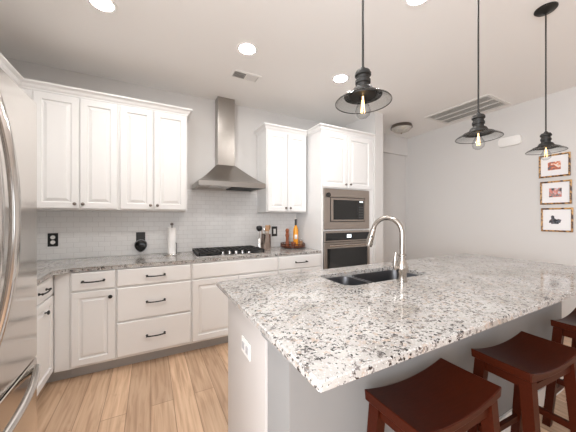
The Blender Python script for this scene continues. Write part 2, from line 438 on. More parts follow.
tag(b.build('crown_molding', M['white']), 'white crown molding along the top of the left wall cabinets, turning the corner', 'molding')

# base cabinets on the back wall
BY = 2.66
KZ = .10
def base(name, x0, x1, label, group='white base cabinets'):
    t = thing(name, label, 'cabinet', (x0, BY, 0), 0, group); w = x1-x0
    MB().box(0, 0, KZ, w, D-BY-.009, .882, .001).build('cabinet_body', M['white'], t)
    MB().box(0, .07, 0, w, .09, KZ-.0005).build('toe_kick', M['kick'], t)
    return t
t = base('base_cabinet', -.575, -.2635, 'narrow white base cabinet with one drawer over a single raised-panel door')
drawer(t, .012, .727, .304, .872); door(t, .012, .122, .304, .713, 'bknob', .275, .657, True)
t = base('drawer_cabinet', -.2625, .3475, 'white base cabinet with a stack of three plain drawers, left of the cooktop', None)
for z0, z1 in ((.727, .872), (.427, .713), (.122, .413)): drawer(t, .0075, z0, .600, z1)
t = base('base_cabinet', .3485, 1.273, 'wide white base cabinet beneath the cooktop, with a plain false front over doors')
drawer(t, .0075, .727, .916, .872, False, 'false_front'); door(t, .0075, .122, .457, .713); door(t, .467, .122, .916, .713)
t = base('base_cabinet', 1.274, 1.866, 'white base cabinet between the cooktop and the oven tower, below the lazy susan')
drawer(t, .008, .727, .583, .872); door(t, .008, .122, .290, .713, 'bknob', .262, .657); door(t, .300, .122, .583, .713, 'bknob', .328, .657)
# blind corner and left run
t = thing('corner_base_cabinet', 'white corner base filler panel where the two cabinet runs meet', 'cabinet', (-.671, BY, 0), 0)
MB().box(0, 0, KZ, .095, D-BY-.009, .882, .001).build('cabinet_body', M['white'], t)
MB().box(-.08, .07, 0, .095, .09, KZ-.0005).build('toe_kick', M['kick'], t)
t = thing('base_cabinet', 'white base cabinet beside the refrigerator, seen edge-on, with drawer over door', 'cabinet', (-.691, 1.47, 0), PI/2, 'white base cabinets')
ww = BY-1.47+.61
MB().box(0, 0, KZ, ww, XL*-1-.691-.009, .882, .001).build('cabinet_body', M['white'], t)
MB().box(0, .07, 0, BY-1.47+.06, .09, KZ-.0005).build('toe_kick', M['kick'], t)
dx1 = BY-1.47-.012; dm = .70
drawer(t, dm, .727, dx1, .872); drawer(t, .1, .727, dm-.012, .872)
door(t, dm, .122, dx1, .713, 'bknob', dm+.285, .637); door(t, .1, .122, dm-.012, .713, 'bknob', dm-.04, .637)

# back worktop, L shaped with eased inner corner
pts = [(XL+.009, D-.009), (XL+.009, 1.465), (-.655, 1.465), (-.655, 2.573), (-.585, 2.643), (1.862, 2.643), (1.862, D-.009)]
b = MB(); b.prism(pts, 'z', .883, .914, .004)
tag(b.build('worktop', M['granite']), 'L-shaped speckled granite worktop on the back and left base cabinets', 'countertop')

# ---------------------------------------------------------------- oven tower
TX0, TX1, TY = 1.868, 2.742, 2.655
t = thing('oven_tower_cabinet', 'tall white oven tower cabinet holding the microwave and wall oven', 'cabinet', (TX0, TY, 0))
w = TX1-TX0; dp = D-TY-.001
b = MB()
b.box(0, 0, KZ, .030, dp, UZ1); b.box(w-.085, 0, KZ, w, dp, UZ1); b.box(.030, 0, 1.690, w-.085, dp, UZ1)
b.box(.030, 0, 1.150, w-.085, dp, 1.166); b.box(.030, 0, KZ, w-.085, dp, .40); b.box(.030, dp-.02, .40, w-.085, dp, 1.69)
b.build('cabinet_body', M['white'], t)
MB().box(0, .07, 0, w, .09, KZ-.0005).build('toe_kick', M['kick'], t)
door(t, .012, 1.703, .402, 2.388, 'knob', .366, 1.748); door(t, .412, 1.703, w-.045, 2.388, 'knob', .446, 1.752)
drawer(t, .012, .122, w-.045, .385)
crown_path(MB(), [(0, dp), (0, 0), (w, 0)], UZ1-.001).build('crown_molding', M['white'], t)
# microwave with trim kit
mx0, mx1 = 1.900, 2.652
t = thing('microwave', 'built-in stainless microwave with wide trim frame, above the wall oven', 'microwave', (mx0, TY, 1.172))
w = mx1-mx0; h = 1.684-1.172
b = MB(); iw0, iw1, iz0, iz1 = .088, w-.080, .092, .410
for q in ((0, 0, w, iz0), (0, iz1, w, h), (0, iz0, iw0, iz1), (iw1, iz0, w, iz1)): b.box(q[0], -.022, q[1], q[2], -.0005, q[3])
b.build('trim_frame', M['appl'], t)
MB().box(iw0+.004, -.016, iz0+.004, iw1-.004, .3, iz1-.004).build('oven_cavity', M['blackm'], t)
d = MB().box(iw0+.010, -.028, iz0+.010, iw1-.010, -.0165, iz1-.010, .002).build('door', M['appl'], t)
MB().box(iw0+.047, -.031, iz0+.030, iw1-.135, -.0285, iz1-.036, .001).build('window', M['bglass'], d)
c = MB().box(iw1-.133, -.031, iz0+.030, iw1-.026, -.0285, iz1-.036, .001).build('control_panel', M['black'], t)
MB().box(iw1-.105, -.032, iz1-.060, iw1-.045, -.0312, iz1-.046).build('display', M['display'], c)
b = MB()
for i in range(3):
    for j in range(5): b.box(iw1-.112+i*.026, -.0325, iz0+.050+j*.034, iw1-.096+i*.026, -.0312, iz0+.066+j*.034)
b.build('keypad', simple('key_grey', (.08, .08, .08), .4, bump=.01), c)
b = MB().cyl((.058, -.022, .432), (.058, -.040, .432), .030, n=28); tm = b.build('kitchen_timer', M['black'], loc=(mx0, TY, 1.172), smooth=True)
tag(tm, 'round black dial stuck on the top left corner of the microwave frame', 'timer')
# oven
oz0, oz1 = .41, 1.148
t = thing('wall_oven', 'stainless wall oven with black glass door and digital display, below the microwave', 'oven', (mx0, TY, oz0))
h = oz1-oz0
MB().box(.02, -.008, .005, w-.02, .5, h-.005).build('oven_body', M['blackm'], t)
b = MB().box(0, -.028, h-.135, w, -.009, h, .002); b.build('control_frame', M['appl'], t)
c = MB().box(.016, -.031, h-.118, w-.012, -.0285, h-.022, .001).build('control_panel', M['bglass'], t)
MB().box(w*.47, -.032, h-.088, w*.47+.07, -.0312, h-.045).build('display', M['display'], c)
b = MB(); fz0, fz1 = .01, h-.143
for q in ((0, fz0, w, fz0+.06), (0, fz1-.075, w, fz1), (0, fz0+.06, .040, fz1-.075), (w-.040, fz0+.06, w, fz1-.075)): b.box(q[0], -.030, q[1], q[2], -.009, q[3])
d = b.build('door', M['appl'], t)
MB().box(.038, -.027, fz0+.058, w-.038, -.010, fz1-.073).build('door_glass', M['bglass'], d)
b = MB(); b.tube([(.04, -.075, fz1-.035), (w-.04, -.075, fz1-.035)], .012, n=14)
for x in (.09, w-.09): b.box(x-.010, -.072, fz1-.043, x+.010, -.029, fz1-.027)
b.build('handle', M['nickel'], d, smooth=True)

# ---------------------------------------------------------------- range hood
HX0, HX1, HY = .437, 1.185, 2.80
t = thing('range_hood', 'stainless pyramid chimney range hood above the gas cooktop', 'range hood', ((HX0+HX1)/2, D-.009, 1.66))
ox, oy, oz = (HX0+HX1)/2, D-.009, 1.66
def L(x, y, z): return (x-ox, y-oy, z-oz)
c0, c1, cy = .709, .917, 3.145
b = MB()
lz = 1.712
# lip as a hollow rim, then concave pyramid
for (x0, y0, x1, y1) in ((HX0, HY, HX1, HY+.03), (HX0, HY+.03, HX0+.03, oy), (HX1-.03, HY+.03, HX1, oy)):
    b.box(x0-ox, y0-oy, 0, x1-ox, y1-oy, lz-oz)
b.build('rim', M['steel_h'], t)
b = MB(); prev = None
for k in range(9):
    s_ = k/8; e = s_**.92
    x0 = HX0+(c0-.010-HX0)*e; x1 = HX1+(c1+.010-HX1)*e; y0 = HY+(cy-.008-HY)*e; z = lz+(1.955-lz)*(s_**1.08)
    R = [b.bm.verts.new(L(*p)) for p in ((x0, oy, z), (x0, y0, z), (x1, y0, z), (x1, oy, z))]
    if prev:
        for i in range(4): b.bm.faces.new((prev[i], prev[(i+1) % 4], R[(i+1) % 4], R[i]))
    else: b.bm.faces.new(R[::-1])
    prev = R
b.bm.faces.new(prev)
b.build('canopy', M['steel_h'], t)
MB().box(c0-ox, cy-oy, 1.9555-oz, c1-ox, 0, H-.002-oz, .001).build('chimney', M['steel_h'], t)
MB().box(c0-ox-.003, cy-oy-.003, 2.33-oz, c1-ox+.003, cy-oy-.0005, 2.332-oz).build('chimney_joint', M['steel_h'], t)
b = MB(); b.box(HX0+.031-ox, HY+.031-oy, .012, HX1-.031-ox, -.002, .03); p = b.build('filter_plate', M['steel'], t)
b = MB(); b.box(.02, HY+.08-oy, .004, .33, -.06, .0115)
for k in range(12): b.box(.03+k*.024, HY+.09-oy, .0015, .042+k*.024, -.07, .0042)
b.build('grease_filter', M['blackm'], p)
b = MB(); b.cyl((-.22, -.30, .006), (-.22, -.30, .0118), .03); b.build('lamp_lens', M['chrome'], p)

# ---------------------------------------------------------------- cooktop
CX0, CX1, CY0, CY1 = .415, 1.165, 2.735, 3.225
t = thing('gas_cooktop', 'black and steel gas cooktop with five front knobs and iron grates', 'cooktop', (CX0, CY0, .914))
w = CX1-CX0; dd = CY1-CY0
MB().box(0, 0, .0005, w, dd, .010, .003).build('cooktop_base', M['steel'], t)
MB().box(.012, .012, .0105, w-.012, dd-.012, .013, .001).build('burner_tray', M['black'], t)
for (bx, by, br) in ((.14, .13, .040), (.14, .36, .035), (.375, .29, .052), (.61, .13, .035), (.61, .36, .042)):
    bu = MB().lathe([(0, 0), (br, 0), (br, .010), (br*.8, .012), (br*.8, .018), (0, .019)], (bx, by, .0135), 22).build('burner', M['blackm'], t, smooth=True)
for gx0, gx1 in ((.015, .245), (.250, .500), (.505, w-.015)):
    b = MB(); y0, y1 = (.02, dd-.02) if gx0 != .250 else (.115, dd-.02)
    for y in (y0, y1-.012): b.box(gx0, y, .030, gx1, y+.012, .046)
    for x in (gx0, gx1-.012): b.box(x, y0, .030, x+.012, y1, .046)
    for k in (1, 2, 3):
        x = gx0+(gx1-gx0)*k/4; b.box(x-.005, y0, .034, x+.005, y1, .048)
    for k in (1, 2, 3):
        y = y0+(y1-y0)*k/4; b.box(gx0, y-.005, .034, gx1, y+.005, .048)
    for x in (gx0, gx1-.014):
        for y in (y0, y1-.014): b.box(x, y, .0135, x+.014, y+.014, .032)
    b.build('grate', M['blackm'], t)
for k in range(5):
    kx = .265+k*.074
    kb = MB().lathe([(0, 0), (.020, 0), (.019, .010), (.016, .028), (.013, .030), (0, .030)], (kx, .055, .0135), 20).build('knob', M['chrome'], t, smooth=True)

# ---------------------------------------------------------------- refrigerator
FX, FY0, FY1, FH = -.420, .550, 1.460, 1.795
t = thing('refrigerator', 'stainless french-door refrigerator with curved handles at the left edge', 'refrigerator', (FX, FY0, 0), PI/2)
w = FY1-FY0; dpt = FX-XL-.02
MB().box(.004, .075, .03, w-.004, dpt, FH-.015, .004).build('fridge_body', simple('fridge_side_grey', (.18, .18, .18), .5, bump=.03), t)
MB().box(.05, .10, 0, w-.05, dpt-.05, .029).build('base_grille', M['dark'], t)
for k, (x0, x1, hx) in enumerate(((0, w/2-.003, w/2-.055), (w/2+.003, w, w/2+.045))):
    b = MB()
    pr = [(x0, .07), (x0, .012), (x0+.004, .004), (x0+.014, 0), (x1-.014, 0), (x1-.004, .004), (x1, .012), (x1, .07)]
    b.prism(pr, 'z', .745, FH, .003)
    d = b.build('door', M['fridge'], t, smooth=False)
    b = MB(); n = 25; P = []; Rr = []
    for i in range(n):
        s_ = -1+2*i/(n-1); z = 1.315+s_*.43
        P.append((hx, -.006-.062*(1-abs(s_)**2.1), z)); Rr.append(.013)
    b.tube(P, Rr, n=14, sq=1.25, up=(0, -1, 0))
    b.build('handle', M['fridge'], d, smooth=True)
for (z0, z1, hz) in ((.10, .735, .700),):
    b = MB(); pr = [(0, .07), (0, .012), (.004, .004), (.014, 0), (w-.014, 0), (w-.004, .004), (w, .012), (w, .07)]
    b.prism(pr, 'z', z0, z1, .003); d = b.build('freezer_drawer', M['fridge'], t)
    P = []
    for i in range(25):
        s_ = -1+2*i/24; P.append((w/2+s_*.425, -.004-.052*(1-abs(s_)**2.2), hz))
    MB().tube(P, .013, n=14, sq=1.2, up=(0, -1, 0)).build('handle', M['fridge'], d, smooth=True)

# ---------------------------------------------------------------- island
IX0, IX1, IY0, IY1 = .367, 3.169, .527, 1.675
KX0, KX1, KY0, KY1 = .420, 2.80, .785, .972
t = thing('kitchen_island', 'white kitchen island with grey knee wall on the stool side, under the granite slab', 'island', (KX0, KY0, 0))
w = KX1-KX0
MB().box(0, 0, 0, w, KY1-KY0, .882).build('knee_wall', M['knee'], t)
by1 = 1.565
b = MB()   # carcass built around the open sink bay
g = KY1-KY0+.001; yb = by1-KY0
b.box(.004, g, .10, .50, yb-.02, .882); b.box(1.55, g, .10, w, yb-.02, .882); b.box(.50, g, .10, 1.55, g+.02, .882)
b.box(.50, g+.02, .10, 1.55, yb-.02, .13); b.box(.50, yb-.032, .10, 1.55, yb-.02, .882); b.box(.07, g, 0, w-.02, yb-.10, .0995)
b.build('cabinet_body', M['white'], t)
MB().box(-.010, g, 0, .0035, yb-.02, .882, .001).build('end_panel', simple('panel_shaded_paint', (.54, .515, .50), .5, bump=.03), t)  # greyer than the cabinet white: the panel's shade is put into its colour
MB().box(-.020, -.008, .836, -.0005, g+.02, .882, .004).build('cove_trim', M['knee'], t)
b = MB(); b.box(-.014, -.014, 0, w, -.0005, .125, .003); b.box(-.014, 0, 0, -.0005, g-.004, .125, .003); b.build('baseboard', M['trim'], t)
for k in range(4):    # doors on the cook's side
    x0 = .02+k*(w-.04)/4; x1 = x0+(w-.04)/4-.01
    d = MB().loops(x1-x0, .74, DOOR, 0, 0).build('door', M['white'], t); d.location = (x1, yb-.0195, .12); d.rotation_euler[2] = PI
    knob(d, .04, .66, M['bronze'])
# outlet on the end panel (faces -X)
def outlet(name, label, loc, rotz, plate, sock, w=.072, h=.116, kind='outlet', grp=None):
    o = thing(name, label, kind, loc, rotz, grp)
    MB().box(-w/2, -.006, -h/2, w/2, 0, h/2, .002).build('cover_plate', plate, o)
    for s_ in (-1, 1):
        so = MB().cyl((0, -.006, s_*.026), (0, -.0085, s_*.026), .017, n=20).build('socket', sock, o)
    return o
o = outlet('wall_outlet', 'white double outlet plate on the end panel of the island', (KX0-.0105, 1.205, .690), -PI/2, M['plastic'], M['plastic'], w=.120, h=.076)
for dx in (-.028, .028):
    b = MB().box(dx-.017, -.009, -.017, dx+.017, -.0062, .017, .003)
    b.build('receptacle', simple('outlet_grey', (.45, .45, .47), .4, bump=.01), o)
for c in [c for c in o.children if c.name.startswith('socket')]: bpy.data.objects.remove(c)

# island worktop with sink cut-out
SX0, SX1, SY0, SY1 = 1.03, 1.80, 1.185, 1.520
b = MB(); bm = b.bm
outer = rrect(IX0, IY0, IX1, IY1, .008, 3); hole = rrect(SX0, SY0, SX1, SY1, .07, 6)
def ring(pts, z): return [bm.verts.new((x, y, z)) for x, y in pts]
def bridge(A, B):
    for i in range(len(A)): bm.faces.new((A[i], A[(i+1) % len(A)], B[(i+1) % len(B)], B[i]))
e = .004
def off(pts, d):
    n = len(pts); out = []
    for i in range(n):
        a = Vector(pts[i-1]); c = Vector(pts[(i+1) % n]); tt = (c-a).normalized(); out.append((pts[i][0]-tt.y*d, pts[i][1]+tt.x*d))
    return out
o_top = ring(off(outer, e), .914); o1 = ring(outer, .914-e); o2 = ring(outer, .884+e); o_bot = ring(off(outer, e), .884)
h_top = ring(off(hole, -.003), .914); h1 = ring(hole, .911); h_bot = ring(hole, .884)
bridge(o_top, o1); bridge(o1, o2); bridge(o2, o_bot); bridge(h_top, h1); bridge(h1, h_bot)
for A, B in ((o_top, h_top), (o_bot, h_bot)):
    ed = [bm.edges.get((A[i], A[(i+1) % len(A)])) for i in range(len(A))]+[bm.edges.get((B[i], B[(i+1) % len(B)])) for i in range(len(B))]
    bmesh.ops.triangle_fill(bm, edges=ed, use_beauty=True)
tag(b.build('island_worktop', M['granite']), 'large speckled granite slab on the island with a sink cut-out', 'countertop')

# sink
t = thing('kitchen_sink', 'double-bowl stainless undermount sink set into the island worktop', 'sink', ((SX0+SX1)/2, (SY0+SY1)/2, .66))
ox, oy, oz = t.location
def bowl(x0, y0, x1, y1, top, bot, r):
    b = MB(); bm = b.bm
    A = [bm.verts.new((x-ox, y-oy, top-oz)) for x, y in rrect(x0-.010, y0-.010, x1+.010, y1+.010, r+.01)]
    A2 = [bm.verts.new((x-ox, y-oy, top-oz)) for x, y in rrect(x0, y0, x1, y1, r)]
    Bq = [bm.verts.new((x-ox, y-oy, bot+.03-oz)) for x, y in rrect(x0+.012, y0+.012, x1-.012, y1-.012, r)]
    C_ = [bm.verts.new((x-ox, y-oy, bot-oz)) for x, y in rrect(x0+.04, y0+.04, x1-.04, y1-.04, r*.7)]
    for P, Q in ((A, A2), (A2, Bq), (Bq, C_)):
        for i in range(len(P)): bm.faces.new((P[i], P[(i+1) % len(P)], Q[(i+1) % len(Q)], Q[i]))
    bm.faces.new(C_)
    o = b.build('bowl', M['sink'], t, smooth=True)
    md = o.modifiers.new('thick', 'SOLIDIFY'); md.thickness = .0015; md.offset = 0
    MB().lathe([(0, .0015), (.03, .0015), (.042, .004), (.044, .001), (.044, 0)], ((x0+x1)/2-ox, (y0+y1)/2-oy, bot-oz+.001), 22).build('drain', M['chrome'], o, smooth=True)
bowl(SX0+.002, SY0+.002, 1.29, SY1-.002, .8825, .70, .07)
bowl(1.325, SY0+.002, SX1-.002, SY1-.002, .8825, .68, .07)
# navy bowl standing in the left sink bowl
t = thing('mixing_bowl', 'navy blue bowl standing in the left sink bowl', 'bowl', (1.165, 1.375, .7035))
MB().lathe([(0, 0), (.05, 0), (.055, .006), (.085, .06), (.098, .128), (.102, .130), (.102, .134), (.094, .132), (.080, .062), (.05, .012), (0, .010)], n=32).build('bowl_shell', simple('navy_enamel', (.010, .028, .065), .25, bump=.01), t, smooth=True)
# faucet
t = thing('kitchen_faucet', 'brushed nickel gooseneck pull-down faucet on the island', 'faucet', (1.420, 1.128, .914))
MB().lathe([(0, 0), (.033, 0), (.033, .006), (.028, .010), (.027, .050), (.034, .062), (.039, .085), (.036, .105), (.026, .130), (.020, .150), (.019, .158), (.025, .162), (.025, .171), (.0185, .174), (0, .174)], (0, 0, .0005), 26).build('faucet_body', M['nickel'], t, smooth=True)
dv = Vector((-.30, .955, 0)).normalized(); R_ = .098; z0 = .174; zs = .305
P = [Vector((0, 0, z0)), Vector((0, 0, (z0+zs)/2)), Vector((0, 0, zs))]
for k in range(1, 17):
    a = PI*k/16*.93; P.append(dv*(R_-R_*math.cos(a))+Vector((0, 0, zs+R_*math.sin(a))))
last = P[-1]; td = (P[-1]-P[-2]).normalized()
b = MB().tube([tuple(p) for p in P], .0155, n=16, up=(1, 0, 0)); b.build('spout', M['nickel'], t, smooth=True)
q0 = last; q1 = last+td*.025; q2 = last+td*.125
b = MB().tube([tuple(q0), tuple(last+td*.010), tuple(q1), tuple(last+td*.06), tuple(last+td*.11), tuple(q2)], [.016, .019, .020, .023, .027, .025], n=18, up=(1, 0, 0))
sh = b.build('spray_head', M['nickel'], t, smooth=True)
sd = Vector((-dv.y, dv.x, 0)); c_ = last+td*.055
b = MB(); fr = Vector((-.6, -.8, 0)).normalized(); cc = c_+fr*.021
b.lathe([(0, 0), (.007, 0), (.006, .006), (0, .007)], n=12, mtx=Matrix.Translation(cc) @ fr.to_track_quat('Z', 'Y').to_matrix().to_4x4())
b.build('spray_button', M['black'], sh)
b = MB(); lf = Vector((-.85, .10, 0)).normalized()
b.tube([tuple(lf*.022+Vector((0, 0, .085))), tuple(lf*.050+Vector((0, 0, .088)))], .012, n=14)
b.tube([tuple(lf*.050+Vector((0, 0, .080))), tuple(lf*.060+Vector((0, 0, .100))), tuple(lf*.056+Vector((0, 0, .150))), tuple(lf*.050+Vector((0, 0, .185)))], [.013, .012, .0095, .008], n=12, up=(1, 0, 0))
b.build('lever', M['nickel'], t, smooth=True)

# ---------------------------------------------------------------- stools
def make_stool(loc, rot, label):
    t = thing('bar_stool', label, 'stool', loc, rot, 'dark wooden saddle stools at the island')
    SZ = .68; hw, hd = .235, .118
    b = MB(); bm = b.bm; nx, ny = 20, 8; T = []; Bt = []
    def sz(u, v): return SZ-.030*(1-abs(u)**2.0)-.002*(1-v*v)
    for i in range(nx+1):
        for j in range(ny+1):
            u = -1+2*i/nx; v = -1+2*j/ny; x = u*hw; y = v*hd
            T.append(bm.verts.new((x, y, sz(u, v)))); Bt.append(bm.verts.new((x*.99, y*.98, SZ-.040-.018*(1-abs(u)**2.0))))
    I = lambda i, j: i*(ny+1)+j
    for i in range(nx):
        for j in range(ny):
            bm.faces.new((T[I(i, j)], T[I(i+1, j)], T[I(i+1, j+1)], T[I(i, j+1)])); bm.faces.new((Bt[I(i, j)], Bt[I(i, j+1)], Bt[I(i+1, j+1)], Bt[I(i+1, j)]))
    for i in range(nx):
        for j in (0, ny): bm.faces.new((T[I(i, j)], T[I(i+1, j)], Bt[I(i+1, j)], Bt[I(i, j)]))
    for j in range(ny):
        for i in (0, nx): bm.faces.new((T[I(i, j)], T[I(i, j+1)], Bt[I(i, j+1)], Bt[I(i, j)]))
    o = b.build('seat', M['stool'], t, smooth=True)
    bv = o.modifiers.new('bevel', 'BEVEL'); bv.width = .004; bv.segments = 2; bv.limit_method = 'ANGLE'; bv.angle_limit = math.radians(50)
    tx, ty, fx, fy = .195, .088, .215, .138; ztop = SZ-.045
    def legc(sx, sy, z):
        k = 1-z/ztop; return (sx*(tx+(fx-tx)*k), sy*(ty+(fy-ty)*k))
    for sx in (-1, 1):
        for sy in (-1, 1):
            b = MB(); x0, y0 = sx*fx, sy*fy; x1, y1 = sx*tx, sy*ty; a = .019; c = .022
            b.hexa([(x0-a, y0-a, 0), (x0+a, y0-a, 0), (x0+a, y0+a, 0), (x0-a, y0+a, 0)], [(x1-c, y1-c, ztop-.002), (x1+c, y1-c, ztop-.002), (x1+c, y1+c, ztop-.002), (x1-c, y1+c, ztop-.002)])
            b.build('leg', M['stool'], t)
    for sy in (-1, 1):   # long rails, lower footrest
        x, y = legc(1, sy, .20); b = MB().box(-x+.019, y-.010, .185, x-.019, y+.010, .217, .002); b.build('stretcher', M['stool'], t)
        x, y = legc(1, sy, ztop-.04); b = MB().box(-x+.021, y-.009, ztop-.058, x-.021, y+.009, ztop-.028, .001); b.build('apron', M['stool'], t)
    for sx in (-1, 1):
        x, y = legc(sx, 1, .30); b = MB().box(x-.010, -y+.019, .285, x+.010, y-.019, .317, .002); b.build('stretcher', M['stool'], t)
        x, y = legc(sx, 1, ztop-.03); b = MB().box(x-.009, -y+.021, ztop-.045, x+.009, y-.021, ztop-.003, .001); b.build('apron', M['stool'], t)
    return t
s1 = make_stool((.940, .608, 0), 0, 'dark reddish-brown saddle stool nearest the camera, at the left end of the island overhang')
for loc, r, lb in (((1.615, .578, 0), math.radians(-3), 'dark reddish-brown saddle stool in the middle of the three'), ((2.455, .560, 0), math.radians(1), 'dark reddish-brown saddle stool cut off by the right photo edge, farthest away')):
    c = copy_tree(s1); c.location = loc; c.rotation_euler[2] = r; c['label'] = lb

# ---------------------------------------------------------------- pendants
def make_pendant(x, y, zr, label):
    """zr: height of the shade rim"""
    t = thing('pendant_light', label, 'pendant light', (x, y, H), 0, 'pendant lights over the island')
    z = zr-H
    MB().lathe([(0, -.001), (.062, -.001), (.062, -.008), (.052, -.018), (.02, -.026), (.008, -.034), (0, -.034)], n=30).build('canopy', M['bronze'], t, smooth=True)
    MB().cyl((0, 0, -.034), (0, 0, z+.128), .0042, n=10).build('rod', M['bronze'], t, smooth=True)
    b = MB(); b.lathe([(0, .134), (.008, .132), (.012, .124), (.026, .118), (.031, .108), (.031, .100), (.025, .096), (.025, .086), (.029, .082), (.029, .070), (.025, .066), (.025, .056), (.036, .050), (.042, .040), (.044, .030), (.050, .026), (.050, .022), (.020, .022), (0, .022)], (0, 0, z), 30)
    b.build('socket_cap', M['bronze'], t, smooth=True)
    pr = [(.034, .030), (.048, .026), (.062, .019), (.075, .014), (.088, .009), (.100, .001), (.104, -.006), (.1055, -.006), (.102, .003), (.089, .0115), (.076, .0165), (.063, .0215), (.049, .0285), (.035, .0325)]
    b = MB().lathe(pr, (0, 0, z), 40, closed=True); b.build('glass_shade', M['glass'], t, smooth=True)
    MB().lathe([(.040, .0315), (.052, .0275), (.064, .0225), (.072, .0193), (.0725, .0207), (.064, .0245), (.052, .0300), (.040, .0345)], (0, 0, z), 40, closed=True).build('dark_reflection_collar', M['bronze'], t, smooth=True)  # dark collar spread outward to stand in for dark reflections in the glass
    MB().lathe([(.1050, -.0065), (.1068, -.0065), (.1068, -.0035), (.1050, -.0035)], (0, 0, z), 44, closed=True).build('rim_bead', M['bronze'], t, smooth=True)
    bu = MB().lathe([(.013, .022), (.013, .008), (.016, -.004), (.026, -.022), (.0295, -.038), (.026, -.054), (.014, -.065), (0, -.068)], (0, 0, z), 24).build('bulb', M['glass'], t, smooth=True)
    b = MB()
    for k in range(5):
        a = 2*PI*k/5; b.tube([(.004*math.cos(a), .004*math.sin(a), z+.005), (.008*math.cos(a), .008*math.sin(a), z-.045)], .0007, n=5)
    b.tube([(0, 0, z+.02), (0, 0, z-.02)], .003, n=8)
    b.build('filament', M['filament'], bu)
    return t
make_pendant(.735, .763, 1.774, 'bronze pendant light with glass shade, leftmost, in front of the tall cabinets')
make_pendant(1.570, .763, 1.755, 'bronze pendant light hanging between the other two, below the ceiling grille')
make_pendant(2.440, .763, 1.788, 'bronze pendant light hanging rightmost, near the framed pictures')

# ---------------------------------------------------------------- ceiling fittings
def downlight(x, y, label):
    t = thing('recessed_light', label, 'ceiling light', (x, y, H), 0, 'recessed downlights')
    MB().lathe([(.066, -.002), (.078, -.006), (.088, -.004), (.090, 0), (.066, 0)], n=36, closed=True).build('trim_ring', M['plastic'], t, smooth=True)
    MB().lathe([(0, -.0035), (.066, -.0030), (.066, -.001), (0, -.001)], n=36).build('lens', M['lamp'], t)
downlight(-.293, 2.153, 'round recessed downlight leftmost, over the left end of the back counter')
downlight(.738, 2.153, 'round recessed downlight in front of the hood chimney beside the small air vent')
downlight(1.762, 2.153, 'round recessed downlight just left of the first pendant')
downlight(1.560, 1.110, 'round recessed downlight at the top photo edge above the island')
downlight(.530, 1.110, 'round recessed downlight over the front corner of the island')
downlight(-.500, 1.110, 'round recessed downlight over the aisle beside the refrigerator')

# small two-way air vent
t = thing('air_vent', 'small white two-way ceiling air vent near the hood chimney', 'air vent', (.865, 2.575, H))
b = MB()
for q in ((-.150, -.080, .150, -.055), (-.150, .055, .150, .080), (-.150, -.055, -.125, .055), (.125, -.055, .150, .055), (-.006, -.055, .006, .055)): b.box(q[0], q[1], -.007, q[2], q[3], -.0005)
b.build('frame', M['plastic'], t)
MB().box(-.125, -.055, -.0022, .125, .055, -.0006).build('duct_backing', M['dark'], t)
b = MB()
for sgn, x0 in ((-1, -.118), (1, .014)):
    for k in range(9):
        x = x0+k*.0125
        mt = Matrix.Translation((x, 0, -.0055)) @ Matrix.Rotation(sgn*math.radians(38), 4, 'Y')
        b.box(-.0052, -.055, -.0004, .0052, .055, .0004, 0, mt)
b.build('louvers', M['plastic'], t)
# large return grille
t = thing('return_grille', 'large rectangular slatted return air grille in the ceiling by the right wall', 'air vent', (3.785, 2.005, H))
b = MB(); gw, gl = .270, .405; fr_ = .035
for q in ((-gw, -gl, gw, -gl+fr_), (-gw, gl-fr_, gw, gl), (-gw, -gl+fr_, -gw+fr_, gl-fr_), (gw-fr_, -gl+fr_, gw, gl-fr_)): b.box(q[0], q[1], -.012, q[2], q[3], -.0005)
b.build('frame', M['grille'], t)
MB().box(-gw+fr_, -gl+fr_, -.002, gw-fr_, gl-fr_, -.0006).build('duct_backing', simple('grille_back', (.36, .35, .33), .8, bump=.03), t)
b = MB(); n = 22
for k in range(n):
    x = -gw+fr_+.008+(2*gw-2*fr_-.016)*k/(n-1)
    b.box(-.009, -gl+fr_, -.0005, .009, gl-fr_, .0005, 0, Matrix.Translation((x, 0, -.0085)) @ Matrix.Rotation(math.radians(-14), 4, 'Y'))
for xx in (-.08, .08): b.box(xx-.005, -gl+fr_, -.0125, xx+.005, gl-fr_, -.003)
b.build('slats', M['grille'], t)
# flush-mount light
t = thing('flush_mount_light', 'nickel flush-mount ceiling light with alabaster glass bowl in the hall corner', 'ceiling light', (3.50, 2.79, H))
MB().lathe([(0, 0), (.145, 0), (.150, -.012), (.158, -.030), (.160, -.050), (.150, -.052), (.150, -.045), (0, -.045)], n=40).build('rim', M['pewter'], t, smooth=True)
MB().lathe([(.148, -.050), (.140, -.068), (.115, -.092), (.075, -.110), (.03, -.118), (0, -.119)], n=40).build('glass_bowl', M['frost'], t, smooth=True)
MB().lathe([(0, -.117), (.010, -.120), (.012, -.128), (.006, -.138), (0, -.141)], n=14).build('finial', M['nickel'], t, smooth=True)

